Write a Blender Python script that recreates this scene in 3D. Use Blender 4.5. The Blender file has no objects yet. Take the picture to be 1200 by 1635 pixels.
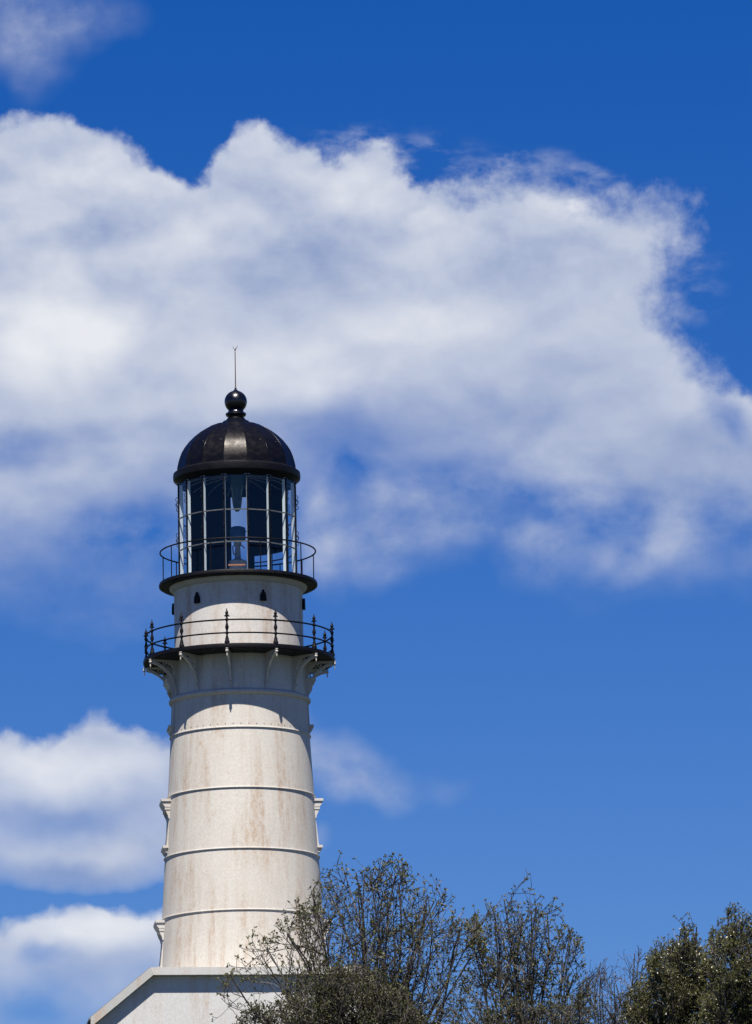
import bpy, math, random
import numpy as np
from mathutils import Vector, Matrix
random.seed(7)
R = math.radians
S = bpy.context.scene
COL = S.collection

# ------------------------------------------------------------------ camera
F = 11000.0                                   # focal length in photo pixels (1200 wide)
PITCH, ROLL = R(11.24), R(1.0)
CAM = Vector((0, 0, 1.7))
rot = Matrix.Rotation(R(90) + PITCH, 3, 'X') @ Matrix.Rotation(-ROLL, 3, 'Z')
RIGHT, UP, FWD = rot.col[0].copy(), rot.col[1].copy(), -rot.col[2]
cd = bpy.data.cameras.new('camera')
cam = bpy.data.objects.new('camera', cd)
COL.objects.link(cam)
cam.matrix_world = Matrix.Translation(CAM) @ rot.to_4x4()
cd.sensor_fit = 'HORIZONTAL'
cd.sensor_width = 36.0
cd.lens = 36.0 * F / 1200.0
cd.clip_start, cd.clip_end = 0.5, 20000
S.camera = cam


def at(px, py, Y):
    """the point at distance Y that the photograph shows at px, py"""
    d = RIGHT * ((px - 600) / F) + UP * ((817.5 - py) / F) + FWD
    return CAM + d * (Y / d.y)


# ------------------------------------------------------------------ sun, sky, exposure
SUN_EL, SUN_AZ = R(62.3), R(-4.7)               # azimuth counted from the camera's side, to its left
sun_dir = Vector((math.sin(SUN_AZ) * math.cos(SUN_EL), -math.cos(SUN_AZ) * math.cos(SUN_EL), math.sin(SUN_EL)))
sd = bpy.data.lights.new('sun', 'SUN')
sd.energy = 5.0
sd.angle = R(0.53)
sd.color = (1.0, 0.955, 0.89)
sun = bpy.data.objects.new('sun', sd)
COL.objects.link(sun)
sun.rotation_euler = sun_dir.to_track_quat('Z', 'Y').to_euler()
S.view_settings.view_transform = 'Standard'
S.view_settings.look = 'None'
S.view_settings.exposure = 0.80
S.view_settings.gamma = 1.0
S.view_settings.use_curve_mapping = False


class NT:
    """small helper to write node trees as expressions"""
    def __init__(s, tree):
        s.t = tree; s.n = tree.nodes; s.l = tree.links

    def node(s, typ, **kw):
        n = s.n.new(typ)
        for k, v in kw.items():
            setattr(n, k, v)
        return n

    def put(s, sock, v):
        if isinstance(v, bpy.types.NodeSocket):
            s.l.new(v, sock)
        else:
            sock.default_value = v

    def m(s, op, a, b=0.0, c=0.0, clamp=False):
        n = s.node('ShaderNodeMath', operation=op, use_clamp=clamp)
        s.put(n.inputs[0], a); s.put(n.inputs[1], b)
        if op in ('MULTIPLY_ADD', 'SMOOTH_MIN', 'SMOOTH_MAX', 'COMPARE', 'WRAP'):
            s.put(n.inputs[2], c)
        return n.outputs[0]

    def smooth(s, v, lo, hi, a=0.0, b=1.0):
        n = s.node('ShaderNodeMapRange', interpolation_type='SMOOTHSTEP')
        s.put(n.inputs['Value'], v); s.put(n.inputs['From Min'], lo); s.put(n.inputs['From Max'], hi)
        n.inputs['To Min'].default_value = a; n.inputs['To Max'].default_value = b
        return n.outputs['Result']

    def lin(s, v, lo, hi, a=0.0, b=1.0):
        n = s.node('ShaderNodeMapRange')
        s.put(n.inputs['Value'], v); s.put(n.inputs['From Min'], lo); s.put(n.inputs['From Max'], hi)
        n.inputs['To Min'].default_value = a; n.inputs['To Max'].default_value = b
        return n.outputs['Result']

    def xyz(s, x, y, z=0.0):
        n = s.node('ShaderNodeCombineXYZ')
        s.put(n.inputs[0], x); s.put(n.inputs[1], y); s.put(n.inputs[2], z)
        return n.outputs[0]

    def noise(s, vec, scale, detail=4.0, rough=0.5, dist=0.0):
        n = s.node('ShaderNodeTexNoise')
        s.put(n.inputs['Vector'], vec)
        n.inputs['Scale'].default_value = scale; n.inputs['Detail'].default_value = detail
        n.inputs['Roughness'].default_value = rough; n.inputs['Distortion'].default_value = dist
        return n.outputs['Fac']

    def scale(s, vec, v):
        n = s.node('ShaderNodeVectorMath', operation='MULTIPLY')
        s.put(n.inputs[0], vec); n.inputs[1].default_value = v
        return n.outputs[0]

    def mix(s, f, a, b, blend='MIX'):
        n = s.node('ShaderNodeMix', data_type='RGBA', blend_type=blend)
        s.put(n.inputs[0], f)
        s.put(n.inputs[6], a if isinstance(a, bpy.types.NodeSocket) else tuple(a) + (1,))
        s.put(n.inputs[7], b if isinstance(b, bpy.types.NodeSocket) else tuple(b) + (1,))
        return n.outputs[2]

    def curve(s, x, pts):
        """piecewise curve through pts given in photo-like units (0..1 both)"""
        n = s.node('ShaderNodeFloatCurve')
        c = n.mapping.curves[0]
        for i, (a, b) in enumerate(pts):
            if i < 2:
                p = c.points[i]; p.location = (a, b)
            else:
                p = c.points.new(a, b)
            p.handle_type = 'AUTO'
        n.mapping.update()
        s.put(n.inputs['Value'], x)
        return n.outputs[0]


w = bpy.data.worlds.new('World')
S.world = w
w.use_nodes = True
w.node_tree.nodes.clear()
T = NT(w.node_tree)
tc = T.node('ShaderNodeTexCoord')
sky = T.node('ShaderNodeTexSky', sky_type='NISHITA', sun_disc=False)
sky.sun_elevation = SUN_EL
sky.sun_rotation = math.atan2(sun_dir.x, sun_dir.y)
sky.altitude = 1500
sky.air_density = 1.0
sky.dust_density = 0.0
sky.ozone_density = 3.0
hs = T.node('ShaderNodeHueSaturation')
hs.inputs['Hue'].default_value = 0.5225
hs.inputs['Saturation'].default_value = 1.46
hs.inputs['Value'].default_value = 1.0
T.l.new(sky.outputs[0], hs.inputs['Color'])
SKY_K = 0.0525
blue = hs.outputs[0]

# directions -> angles -> sky coordinates in the photograph's pixels (px to the right, py downwards)
sep = T.node('ShaderNodeSeparateXYZ')
T.l.new(tc.outputs['Generated'], sep.inputs[0])
az = T.m('ARCTAN2', sep.outputs[0], sep.outputs[1])
el = T.m('ARCSINE', sep.outputs[2])
T.l.new(T.smooth(el, R(0), R(7), 0.75, 1.46), hs.inputs['Saturation'])      # the band at the horizon stays pale
gx = T.m('MULTIPLY', az, F * math.cos(PITCH))
gy = T.m('MULTIPLY', T.m('SUBTRACT', el, PITCH), F)
cr, sr = math.cos(ROLL), math.sin(ROLL)
px = T.m('ADD', T.m('SUBTRACT', T.m('MULTIPLY', gx, cr), T.m('MULTIPLY', gy, sr)), 600)
py = T.m('SUBTRACT', 817.5, T.m('ADD', T.m('MULTIPLY', gx, sr), T.m('MULTIPLY', gy, cr)))
P0 = T.xyz(px, py)
# billow: the coordinates are pushed about by noise so that every cloud edge breaks up
nb = T.node('ShaderNodeTexNoise'); nb.inputs['Scale'].default_value = 1 / 130; nb.inputs['Detail'].default_value = 9
nb.inputs['Roughness'].default_value = 0.58
T.l.new(P0, nb.inputs['Vector'])
sb = T.node('ShaderNodeSeparateColor'); T.l.new(nb.outputs['Color'], sb.inputs[0])
qx = T.m('ADD', px, T.m('MULTIPLY', T.m('SUBTRACT', sb.outputs[0], 0.5), 85))
qy = T.m('ADD', py, T.m('MULTIPLY', T.m('SUBTRACT', sb.outputs[1], 0.5), 85))
Q = T.xyz(qx, qy)
# a gentler push for everything soft: undersides, veils, light and shade inside the cloud
nl = T.node('ShaderNodeTexNoise'); nl.inputs['Scale'].default_value = 1 / 190; nl.inputs['Detail'].default_value = 3.5
nl.inputs['Roughness'].default_value = 0.5
T.l.new(P0, nl.inputs['Vector'])
sl = T.node('ShaderNodeSeparateColor'); T.l.new(nl.outputs['Color'], sl.inputs[0])
wx = T.m('ADD', px, T.m('MULTIPLY', T.m('SUBTRACT', sl.outputs[0], 0.5), 170))
wy = T.m('ADD', py, T.m('MULTIPLY', T.m('SUBTRACT', sl.outputs[1], 0.5), 130))
QS = T.xyz(wx, wy)
fine = T.noise(P0, 1 / 52, 8, 0.62, 0.1)
mid = T.noise(T.scale(P0, (1, 1.5, 1)), 1 / 190, 6, 0.50, 0.2)
broad = T.noise(T.scale(P0, (1, 1.5, 1)), 1 / 420, 4, 0.5)


def vor(vec, sc_):
    n = T.node('ShaderNodeTexVoronoi', feature='SMOOTH_F1', voronoi_dimensions='2D', normalize=True)
    T.put(n.inputs['Vector'], vec); n.inputs['Scale'].default_value = sc_; n.inputs['Detail'].default_value = 2.5
    n.inputs['Roughness'].default_value = 0.55; n.inputs['Smoothness'].default_value = 0.85
    return n.outputs['Distance']


def shifted(vec, dy_):
    n = T.node('ShaderNodeVectorMath', operation='ADD')
    T.put(n.inputs[0], vec); n.inputs[1].default_value = (3, dy_, 0)
    return n.outputs[0]


v1 = vor(Q, 1 / 95)
v1u = vor(shifted(Q, -20), 1 / 95)
midu = T.noise(T.scale(shifted(P0, -34), (1, 1.5, 1)), 1 / 190, 6, 0.50, 0.2)
puff = T.m('ADD', T.m('MULTIPLY', T.m('SUBTRACT', v1u, v1), T.m('ADD', T.smooth(py, 560, 330, 0.08, 0.42), T.smooth(py, 1050, 1150, 0.0, 0.25))), T.m('MULTIPLY', T.m('SUBTRACT', mid, midu), T.smooth(py, 700, 330, 0.25, 0.7)))
ux = T.m('DIVIDE', qx, 1200)


def edge(pts):
    return T.m('MULTIPLY', T.curve(ux, [(a / 1200, b / 1635) for a, b in pts]), 1635)


def blob(cx, cy, rx, ry, src=None, inner=0.15):
    v = T.node('ShaderNodeVectorMath', operation='MULTIPLY_ADD')
    T.put(v.inputs[0], src or QS)
    v.inputs[1].default_value = (1 / rx, 1 / ry, 0); v.inputs[2].default_value = (-cx / rx, -cy / ry, 0)
    ln = T.node('ShaderNodeVectorMath', operation='LENGTH')
    T.l.new(v.outputs[0], ln.inputs[0])
    return T.smooth(ln.outputs['Value'], 1.0, inner)


def total(items, src=None):
    out = None
    for (cx, cy, rx, ry, k) in items:
        b = T.m('MULTIPLY', blob(cx, cy, rx, ry, src), k)
        out = b if out is None else T.m('ADD', out, b)
    return out


top1 = edge([(0, 212), (47, 205), (105, 204), (160, 232), (215, 254), (250, 288), (290, 306), (322, 288), (345, 248), (372, 222), (405, 210), (442, 216),
             (482, 238), (520, 264), (560, 268), (600, 258), (640, 262), (668, 300), (705, 305), (760, 292), (800, 276), (850, 280), (920, 286), (985, 292),
             (1040, 298), (1080, 306), (1120, 320), (1200, 330)])
bot1 = edge([(0, 900), (150, 905), (270, 900), (400, 850), (480, 790), (560, 765), (640, 770), (740, 790), (860, 850), (1000, 880), (1120, 890), (1200, 880)])
xr = T.m('MULTIPLY', T.curve(T.m('DIVIDE', qy, 1635), [(a / 1635, b / 1400) for a, b in [(0, 1060), (290, 1085), (320, 1112), (360, 1118), (400, 1121), (440, 1104), (480, 1088), (520, 1094),
      (560, 1124), (600, 1150), (630, 1190), (660, 1280), (760, 1390), (1635, 1395)]]), 1400)
rim = T.m('SMOOTH_MIN', T.m('SUBTRACT', qy, top1), T.m('SUBTRACT', xr, qx), 40)
rim = T.m('ADD', rim, T.m('MULTIPLY', T.m('SUBTRACT', fine, 0.5), T.smooth(px, 450, 800, 40, 120)))
rim = T.m('ADD', rim, T.m('MULTIPLY', T.m('SUBTRACT', 0.42, v1), T.smooth(px, 500, 1100, 85, 40)))
bot1 = T.m('ADD', bot1, T.m('ADD', T.m('MULTIPLY', T.m('SUBTRACT', mid, 0.5), 160), T.m('MULTIPLY', T.m('SUBTRACT', fine, 0.5), 26)))
a1 = T.m('MULTIPLY', T.smooth(rim, -12, T.smooth(px, 500, 1000, 24, 90)), T.smooth(T.m('SUBTRACT', bot1, wy), -110, 250))
gaps = total([(1060, 830, 240, 90, 0.3), (650, 775, 240, 66, 0.20), (860, 805, 220, 60, 0.22), (1150, 665, 60, 45, 0.55), (90, 705, 200, 50, 0.3), (545, 800, 60, 70, 0.2), (200, 860, 160, 80, 0.3)])
a1 = T.m('SUBTRACT', a1, T.m('MULTIPLY', gaps, T.lin(T.m('ADD', T.m('MULTIPLY', mid, 0.8), T.m('MULTIPLY', fine, 0.2)), 0.36, 0.62, 1.4, 0.5)), clamp=True)
wisps = total([(15, 45, 170, 110, 0.55), (140, 30, 120, 60, 0.2), (50, 120, 60, 55, 0.12),  (650, 830, 190, 100, 0.50),
               (520, 850, 60, 120, 0.42), (840, 880, 75, 75, 0.36), (985, 890, 120, 60, 0.28), (1085, 860, 90, 80, 0.26), (1060, 760, 200, 110, 0.3), (800, 820, 260, 90, 0.2),
               (590, 895, 110, 60, 0.25), (560, 1230, 105, 68, 0.62), (620, 1270, 50, 50, 0.25), (690, 1250, 60, 40, 0.12), (520, 1350, 40, 45, 0.35), (480, 1190, 60, 60, 0.3),
               (240, 960, 160, 60, 0.12) ])
veil = total([(560, 215, 110, 45, 0.75), (660, 240, 130, 50, 0.7), (800, 268, 130, 44, 0.7), (950, 288, 120, 40, 0.6), (1120, 470, 70, 70, 0.5)])
veil = T.m('MULTIPLY', veil, T.smooth(T.noise(T.scale(P0, (0.8, 1.5, 1)), 1 / 75, 6, 0.55, 0.15), 0.42, 0.80))
wisps = T.m('MULTIPLY', wisps, T.lin(T.m('ADD', T.m('MULTIPLY', mid, 0.72), T.m('MULTIPLY', fine, 0.28)), 0.36, 0.64, 0.35, 1.3))
wisps = T.m('ADD', wisps, veil)
top2 = edge([(0, 1195), (47, 1190), (90, 1176), (130, 1156), (165, 1150), (200, 1166), (240, 1180), (300, 1190), (400, 1300), (1200, 1500)])
top3 = edge([(0, 1490), (47, 1476), (90, 1456), (150, 1446), (200, 1450), (240, 1462), (290, 1455), (400, 1560), (1200, 1600)])
a2 = T.m('MULTIPLY', T.smooth(T.m('ADD', T.m('SUBTRACT', qy, top2), T.m('MULTIPLY', T.m('SUBTRACT', 0.42, v1), 80)), -6, 22), T.smooth(wy, 1470, 1180))
a2 = T.m('MULTIPLY', a2, T.smooth(px, 420, 300))
a2 = T.m('ADD', a2, total([(90, 1370, 240, 90, 0.50), (230, 1350, 140, 85, 0.35)]))
a2 = T.m('SUBTRACT', a2, T.m('MULTIPLY', total([(200, 1438, 190, 48, 0.36), (60, 1432, 150, 44, 0.2), (120, 1322, 220, 40, 0.2)]), 1.0), clamp=True)
a3 = T.m('MULTIPLY', T.smooth(T.m('ADD', T.m('SUBTRACT', qy, top3), T.m('MULTIPLY', T.m('SUBTRACT', 0.42, v1), 70)), -6, 20), T.smooth(wy, 1680, 1480))
a3 = T.m('MULTIPLY', a3, T.smooth(px, 400, 300))
a3 = T.m('SUBTRACT', a3, total([(90, 1530, 60, 26, 0.35), (60, 1590, 120, 40, 0.35)]), clamp=True)
alpha = T.m('ADD', T.m('ADD', a1, wisps), T.m('ADD', T.m('MULTIPLY', a2, 0.97), T.m('MULTIPLY', a3, 0.95)), clamp=True)
# the rest of the sky carries the same kind of scattered cloud
inside = T.m('MULTIPLY', T.m('MULTIPLY', T.smooth(px, -500, -60), T.smooth(px, 1700, 1260)), T.m('MULTIPLY', T.smooth(py, -500, -60), T.smooth(py, 2100, 1700)))
far = T.noise(tc.outputs['Generated'], 4.5, 9, 0.56, 0.2)
far_a = T.m('MULTIPLY', T.smooth(far, 0.58, 0.72), 0.6)
alpha = T.m('ADD', T.m('MULTIPLY', alpha, inside), T.m('MULTIPLY', far_a, T.m('SUBTRACT', 1.0, inside)), clamp=True)
lit = total([(90, 545, 210, 110, 0.55), (420, 590, 200, 90, 0.22), (560, 300, 130, 55, 0.25), (690, 345, 55, 30, 0.28), (924, 346, 34, 18, 0.5), (110, 290, 120, 70, 0.2),
             (400, 250, 90, 50, 0.1), (640, 520, 260, 70, 0.2), (100, 1225, 180, 70, 0.42), (150, 1485, 170, 50, 0.42), (300, 380, 90, 60, 0.12), (520, 640, 120, 60, 0.2), (80, 430, 70, 60, 0.2)])
dim = total([(150, 375, 150, 50, 0.22), (520, 390, 130, 60, 0.2), (850, 440, 210, 100, 0.2), (420, 700, 300, 50, 0.3), (820, 680, 330, 90, 0.22), (100, 700, 160, 60, 0.25), (120, 1300, 180, 40, 0.25),
             (400, 460, 90, 60, 0.1), (200, 800, 200, 100, 0.15), (640, 830, 200, 100, 0.2), (1080, 760, 200, 150, 0.34), (950, 600, 200, 80, 0.12), (90, 80, 120, 80, 0.15), (120, 1390, 200, 40, 0.3)])
L = T.m('ADD', 0.47, T.m('SUBTRACT', lit, dim))
L = T.m('ADD', L, T.m('MULTIPLY', T.m('SUBTRACT', mid, 0.5), 0.55))
L = T.m('ADD', L, puff)
L = T.m('ADD', L, T.m('MULTIPLY', T.m('SUBTRACT', fine, 0.5), T.smooth(py, 640, 330, 0.08, 0.2)))
L = T.m('ADD', L, T.m('MULTIPLY', T.m('SUBTRACT', broad, 0.5), 0.3), clamp=True)
cloud = T.mix(L, (0.27, 0.36, 0.60), (0.86, 0.88, 0.92))
bg1 = T.node('ShaderNodeBackground'); T.l.new(blue, bg1.inputs[0]); bg1.inputs[1].default_value = SKY_K
bg2 = T.node('ShaderNodeBackground'); T.l.new(cloud, bg2.inputs[0]); bg2.inputs[1].default_value = 0.55
mx = T.node('ShaderNodeMixShader')
T.l.new(T.m('MULTIPLY', alpha, 0.97), mx.inputs[0]); T.l.new(bg1.outputs[0], mx.inputs[1]); T.l.new(bg2.outputs[0], mx.inputs[2])
out = T.node('ShaderNodeOutputWorld')
T.l.new(mx.outputs[0], out.inputs[0])


# ------------------------------------------------------------------ materials
def material(name):
    m = bpy.data.materials.new(name); m.use_nodes = True
    t = NT(m.node_tree)
    b = t.n['Principled BSDF']
    return m, t, b


def bump(t, b, h, strength, dist):
    n = t.node('ShaderNodeBump'); n.inputs['Strength'].default_value = strength; n.inputs['Distance'].default_value = dist
    t.put(n.inputs['Height'], h); t.l.new(n.outputs[0], b.inputs['Normal'])


def white_iron(name, stain=1.0, tint=(0.60, 0.56, 0.488)):
    m, t, b = material(name)
    c = t.node('ShaderNodeTexCoord').outputs['Object']
    streak = t.noise(t.scale(c, (2.6, 2.6, 0.22)), 1.0, 6, 0.62)
    patch = t.noise(t.scale(c, (0.55, 0.55, 0.35)), 1.0, 3, 0.5)
    thin = t.noise(t.scale(c, (11, 11, 0.5)), 1.0, 4, 0.6)
    grain = t.noise(c, 34.0, 3, 0.6)
    k = t.m('MULTIPLY', t.smooth(streak, 0.44, 0.64), t.smooth(patch, 0.33, 0.58))
    k = t.m('MULTIPLY', k, t.m('MULTIPLY', t.lin(grain, 0.35, 0.65, 0.35, 1.3), t.lin(t.noise(t.scale(c, (1, 1, 0.5)), 8.0, 5, 0.7), 0.35, 0.65, 0.2, 1.4)))
    k2 = t.m('MULTIPLY', t.smooth(thin, 0.56, 0.76), t.smooth(streak, 0.4, 0.6))
    col = t.mix(t.m('MULTIPLY', k, 0.84 * stain, clamp=True), tint, (0.41, 0.27, 0.165))
    col = t.mix(t.m('MULTIPLY', k2, 0.5 * stain, clamp=True), col, (0.34, 0.20, 0.12))
    col = t.mix(t.lin(t.noise(c, 1.3, 4, 0.6), 0.35, 0.7, 0.0, 0.22), col, (0.46, 0.445, 0.415))
    mott = t.noise(c, 15.0, 5, 0.7)
    col = t.mix(t.lin(mott, 0.34, 0.66, 0.0, 0.36), col, (0.31, 0.28, 0.24))
    gr2 = t.noise(c, 46.0, 3, 0.7)
    col = t.mix(t.lin(gr2, 0.36, 0.64, 0.0, 0.22), col, (0.30, 0.28, 0.25))
    rot_ = t.m('MULTIPLY', t.smooth(t.noise(t.scale(c, (1, 1, 0.6)), 3.2, 6, 0.68), 0.60, 0.74), 0.6 * stain)
    col = t.mix(rot_, col, (0.38, 0.24, 0.14))
    spot = t.smooth(t.noise(c, 21.0, 2, 0.5), 0.735, 0.77)
    col = t.mix(t.m('MULTIPLY', spot, 0.75), col, (0.20, 0.13, 0.09))
    t.l.new(col, b.inputs['Base Color'])
    b.inputs['Roughness'].default_value = 0.62
    bump(t, b, t.m('ADD', grain, t.m('MULTIPLY', streak, 0.6)), 0.22, 0.02)
    return m


def black_iron(name, rough=0.38, dirt=0.5, spec=0.3):
    m, t, b = material(name)
    b.inputs['Specular IOR Level'].default_value = spec
    c = t.node('ShaderNodeTexCoord').outputs['Object']
    n1 = t.noise(c, 5.0, 6, 0.65)
    n2 = t.noise(c, 34.0, 3, 0.6)
    col = t.mix(t.m('MULTIPLY', t.smooth(n1, 0.45, 0.7), dirt), (0.003, 0.003, 0.005), (0.007, 0.006, 0.007))
    chip = t.smooth(t.noise(c, 16.0, 3, 0.55), 0.735, 0.76)
    col = t.mix(t.m('MULTIPLY', chip, 0.7 * dirt), col, (0.34, 0.32, 0.30))
    t.l.new(col, b.inputs['Base Color'])
    t.l.new(t.lin(n1, 0.3, 0.7, rough - 0.08, rough + 0.14), b.inputs['Roughness'])
    bump(t, b, n2, 0.3, 0.015)
    return m


M_WHITE = white_iron('white painted iron')
M_TRIM = white_iron('white painted trim', 0.45, (0.53, 0.51, 0.475))
M_WATCH = white_iron('white painted watch room', 1.0, (0.64, 0.61, 0.56))
M_BLACK = black_iron('black painted iron', 0.5, 0.3, 0.15)
M_DOME = black_iron('black dome paint', 0.31, 0.8, 0.15)
M_DOME.node_tree.nodes['Principled BSDF'].inputs['Specular Tint'].default_value = (1.0, 0.92, 0.86, 1)
M_GLOSS = black_iron('black glossy paint', 0.22, 0.1, 0.5)
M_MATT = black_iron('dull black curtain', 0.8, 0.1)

M_GLASS = bpy.data.materials.new('lantern glass'); M_GLASS.use_nodes = True
t = NT(M_GLASS.node_tree); t.n.clear()
lw = t.node('ShaderNodeLayerWeight'); lw.inputs[0].default_value = 0.5
frv = t.m('MULTIPLY_ADD', t.m('POWER', lw.outputs['Facing'], 5.0), 0.9, 0.045)
tr = t.node('ShaderNodeBsdfTransparent'); tr.inputs[0].default_value = (0.80, 0.86, 0.90, 1)
gl = t.node('ShaderNodeBsdfGlossy'); gl.inputs['Roughness'].default_value = 0.02
mxs = t.node('ShaderNodeMixShader'); t.l.new(frv, mxs.inputs[0]); t.l.new(tr.outputs[0], mxs.inputs[1]); t.l.new(gl.outputs[0], mxs.inputs[2])
t.l.new(mxs.outputs[0], t.node('ShaderNodeOutputMaterial').inputs[0])


def plain(name, col, rough=0.6, metal=0.0, vary=0.25, scale=9.0):
    m, t, b = material(name)
    c = t.node('ShaderNodeTexCoord').outputs['Object']
    n = t.noise(c, scale, 5, 0.6)
    t.l.new(t.mix(t.lin(n, 0.3, 0.7, 0, 1), tuple(x * (1 - vary) for x in col), tuple(min(1, x * (1 + vary)) for x in col)), b.inputs['Base Color'])
    b.inputs['Roughness'].default_value = rough
    b.inputs['Metallic'].default_value = metal
    return m


M_RUST = plain('rusty floor plate', (0.42, 0.16, 0.06), 0.8)
M_STEEL = plain('grey lamp housing', (0.16, 0.18, 0.20), 0.45)
M_BAR = plain('dark grey bar paint', (0.08, 0.085, 0.09), 0.5)
M_DRUM = plain('blue green lens glass', (0.03, 0.07, 0.10), 0.15)
M_DARKGLASS = plain('dark window glass', (0.02, 0.025, 0.03), 0.08)
M_BARK = plain('grey brown bark', (0.030, 0.024, 0.020), 0.85, 0, 0.5, 6.0)
M_BARK2 = plain('pale grey bark', (0.15, 0.135, 0.125), 0.8, 0, 0.4, 5.0)


def leaf_mat(name, a, b_, c_):
    m, t, b = material(name)
    geo = t.node('ShaderNodeNewGeometry')
    rnd = geo.outputs['Random Per Island']
    col = t.mix(t.smooth(rnd, 0.0, 0.6), a, b_)
    col = t.mix(t.smooth(rnd, 0.6, 1.0), col, c_)
    t.l.new(col, b.inputs['Base Color'])
    b.inputs['Roughness'].default_value = 0.55
    tl = t.node('ShaderNodeBsdfTranslucent'); t.l.new(col, tl.inputs[0])
    mx_ = t.node('ShaderNodeMixShader'); mx_.inputs[0].default_value = 0.3
    t.l.new(b.outputs[0], mx_.inputs[1]); t.l.new(tl.outputs[0], mx_.inputs[2])
    t.l.new(mx_.outputs[0], t.n['Material Output'].inputs[0])
    return m


M_BUD = leaf_mat('olive brown young leaves', (0.060, 0.070, 0.020), (0.120, 0.125, 0.036), (0.150, 0.115, 0.042))
M_LEAF = leaf_mat('dark green leaves', (0.030, 0.036, 0.010), (0.066, 0.070, 0.018), (0.115, 0.100, 0.030))
M_BROWN = leaf_mat('brown green leaves', (0.030, 0.025, 0.013), (0.052, 0.043, 0.018), (0.080, 0.050, 0.026))
M_EVER = leaf_mat('olive evergreen leaves', (0.052, 0.060, 0.015), (0.110, 0.115, 0.028), (0.165, 0.150, 0.045))
M_FLOWER = plain('cream blossom', (0.62, 0.58, 0.42), 0.6, 0, 0.06)


# ------------------------------------------------------------------ mesh helpers
class MB:
    def __init__(s):
        s.v = []; s.f = []

    def add(s, vs, fs):
        o = len(s.v)
        s.v.extend(vs); s.f.extend(tuple(i + o for i in f) for f in fs)
        return s

    def lathe(s, prof, n=96, closed=False, a0=0.0, a1=None, phase=0.0):
        """prof: list of (radius, z) from bottom to top; angle 0 faces the camera side (-Y), + to the right"""
        full = a1 is None
        k = n if full else n + 1
        vs = []
        for r, z in prof:
            for i in range(k):
                a = phase + (2 * math.pi * i / n if full else a0 + (a1 - a0) * i / n)
                vs.append((r * math.sin(a), -r * math.cos(a), z))
        fs = []
        m = len(prof)
        for j in range(m if closed else m - 1):
            j2 = (j + 1) % m
            for i in range(n):
                i2 = (i + 1) % k if full else i + 1
                fs.append((j * k + i, j * k + i2, j2 * k + i2, j2 * k + i))
        if not closed and full:
            if prof[0][0] > 1e-6: fs.append(tuple(range(k))[::-1])
            if prof[-1][0] > 1e-6: fs.append(tuple((m - 1) * k + i for i in range(k)))
        if closed and not full:
            fs.append(tuple(j * k for j in range(m))); fs.append(tuple(j * k + k - 1 for j in range(m))[::-1])
        return s.add(vs, fs)

    def box(s, c, d, M=None):
        x, y, z = c; a, b, h = d[0] / 2, d[1] / 2, d[2] / 2
        vs = [Vector((x + i * a, y + j * b, z + k * h)) for k in (-1, 1) for j in (-1, 1) for i in (-1, 1)]
        if M: vs = [M @ v for v in vs]
        return s.add([tuple(v) for v in vs], [(0, 2, 3, 1), (4, 5, 7, 6), (0, 1, 5, 4), (2, 6, 7, 3), (0, 4, 6, 2), (1, 3, 7, 5)])

    def prism(s, poly, lo, hi, axis='y'):
        """poly: list of 2-D points; axis y: points are (x, z), extruded from y=lo to hi; axis x: points are (y, z)"""
        n = len(poly)
        f = (lambda p, h: (p[0], h, p[1])) if axis == 'y' else (lambda p, h: (h, p[0], p[1]))
        vs = [f(p, lo) for p in poly] + [f(p, hi) for p in poly]
        fs = [tuple(range(n)), tuple(range(2 * n - 1, n - 1, -1))] + [(i, i + n, (i + 1) % n + n, (i + 1) % n) for i in range(n)]
        return s.add(vs, fs)

    def tube(s, pts, rads, n=6, cap=True):
        pts = [Vector(p) for p in pts]
        vs = []; ref = Vector((0.3, 0.2, 0.93)).normalized()
        for i, p in enumerate(pts):
            d = (pts[min(i + 1, len(pts) - 1)] - pts[max(i - 1, 0)])
            if d.length < 1e-9: d = Vector((0, 0, 1))
            d.normalize()
            a = d.cross(ref)
            if a.length < 1e-3: a = d.cross(Vector((1, 0, 0)))
            a.normalize(); b = d.cross(a)
            r = rads[i] if hasattr(rads, '__len__') else rads
            for k in range(n):
                t_ = 2 * math.pi * k / n
                vs.append(tuple(p + (a * math.cos(t_) + b * math.sin(t_)) * r))
        fs = []
        for i in range(len(pts) - 1):
            for k in range(n):
                k2 = (k + 1) % n
                fs.append((i * n + k, i * n + k2, (i + 1) * n + k2, (i + 1) * n + k))
        if cap:
            fs.append(tuple(range(n))[::-1]); fs.append(tuple((len(pts) - 1) * n + k for k in range(n)))
        return s.add(vs, fs)

    def ring(s, Rr, z, r, n=96, m=8):
        prof = [(Rr + r * math.cos(2 * math.pi * i / m), z + r * math.sin(2 * math.pi * i / m)) for i in range(m)]
        return s.lathe(prof, n, closed=True)

    def mesh(s, name, smooth=None):
        me = bpy.data.meshes.new(name)
        me.from_pydata(s.v, [], s.f)
        me.update()
        import bmesh
        bm = bmesh.new(); bm.from_mesh(me)
        bmesh.ops.recalc_face_normals(bm, faces=bm.faces)
        bm.to_mesh(me); bm.free()
        if smooth:
            me.polygons.foreach_set('use_smooth', [True] * len(me.polygons))
            me.set_sharp_from_angle(angle=R(smooth))
        return me


def put(name, me, mat, parent=None, rz=0.0, loc=(0, 0, 0)):
    o = bpy.data.objects.new(name, me)
    COL.objects.link(o)
    if mat and not me.materials: me.materials.append(mat)
    o.parent = parent
    o.location = loc; o.rotation_euler = (0, 0, rz)
    return o


def empty(name, parent=None, loc=(0, 0, 0), rz=0.0):
    o = bpy.data.objects.new(name, None)
    COL.objects.link(o); o.parent = parent; o.location = loc; o.rotation_euler = (0, 0, rz)
    o.empty_display_size = 0.3
    return o


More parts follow.
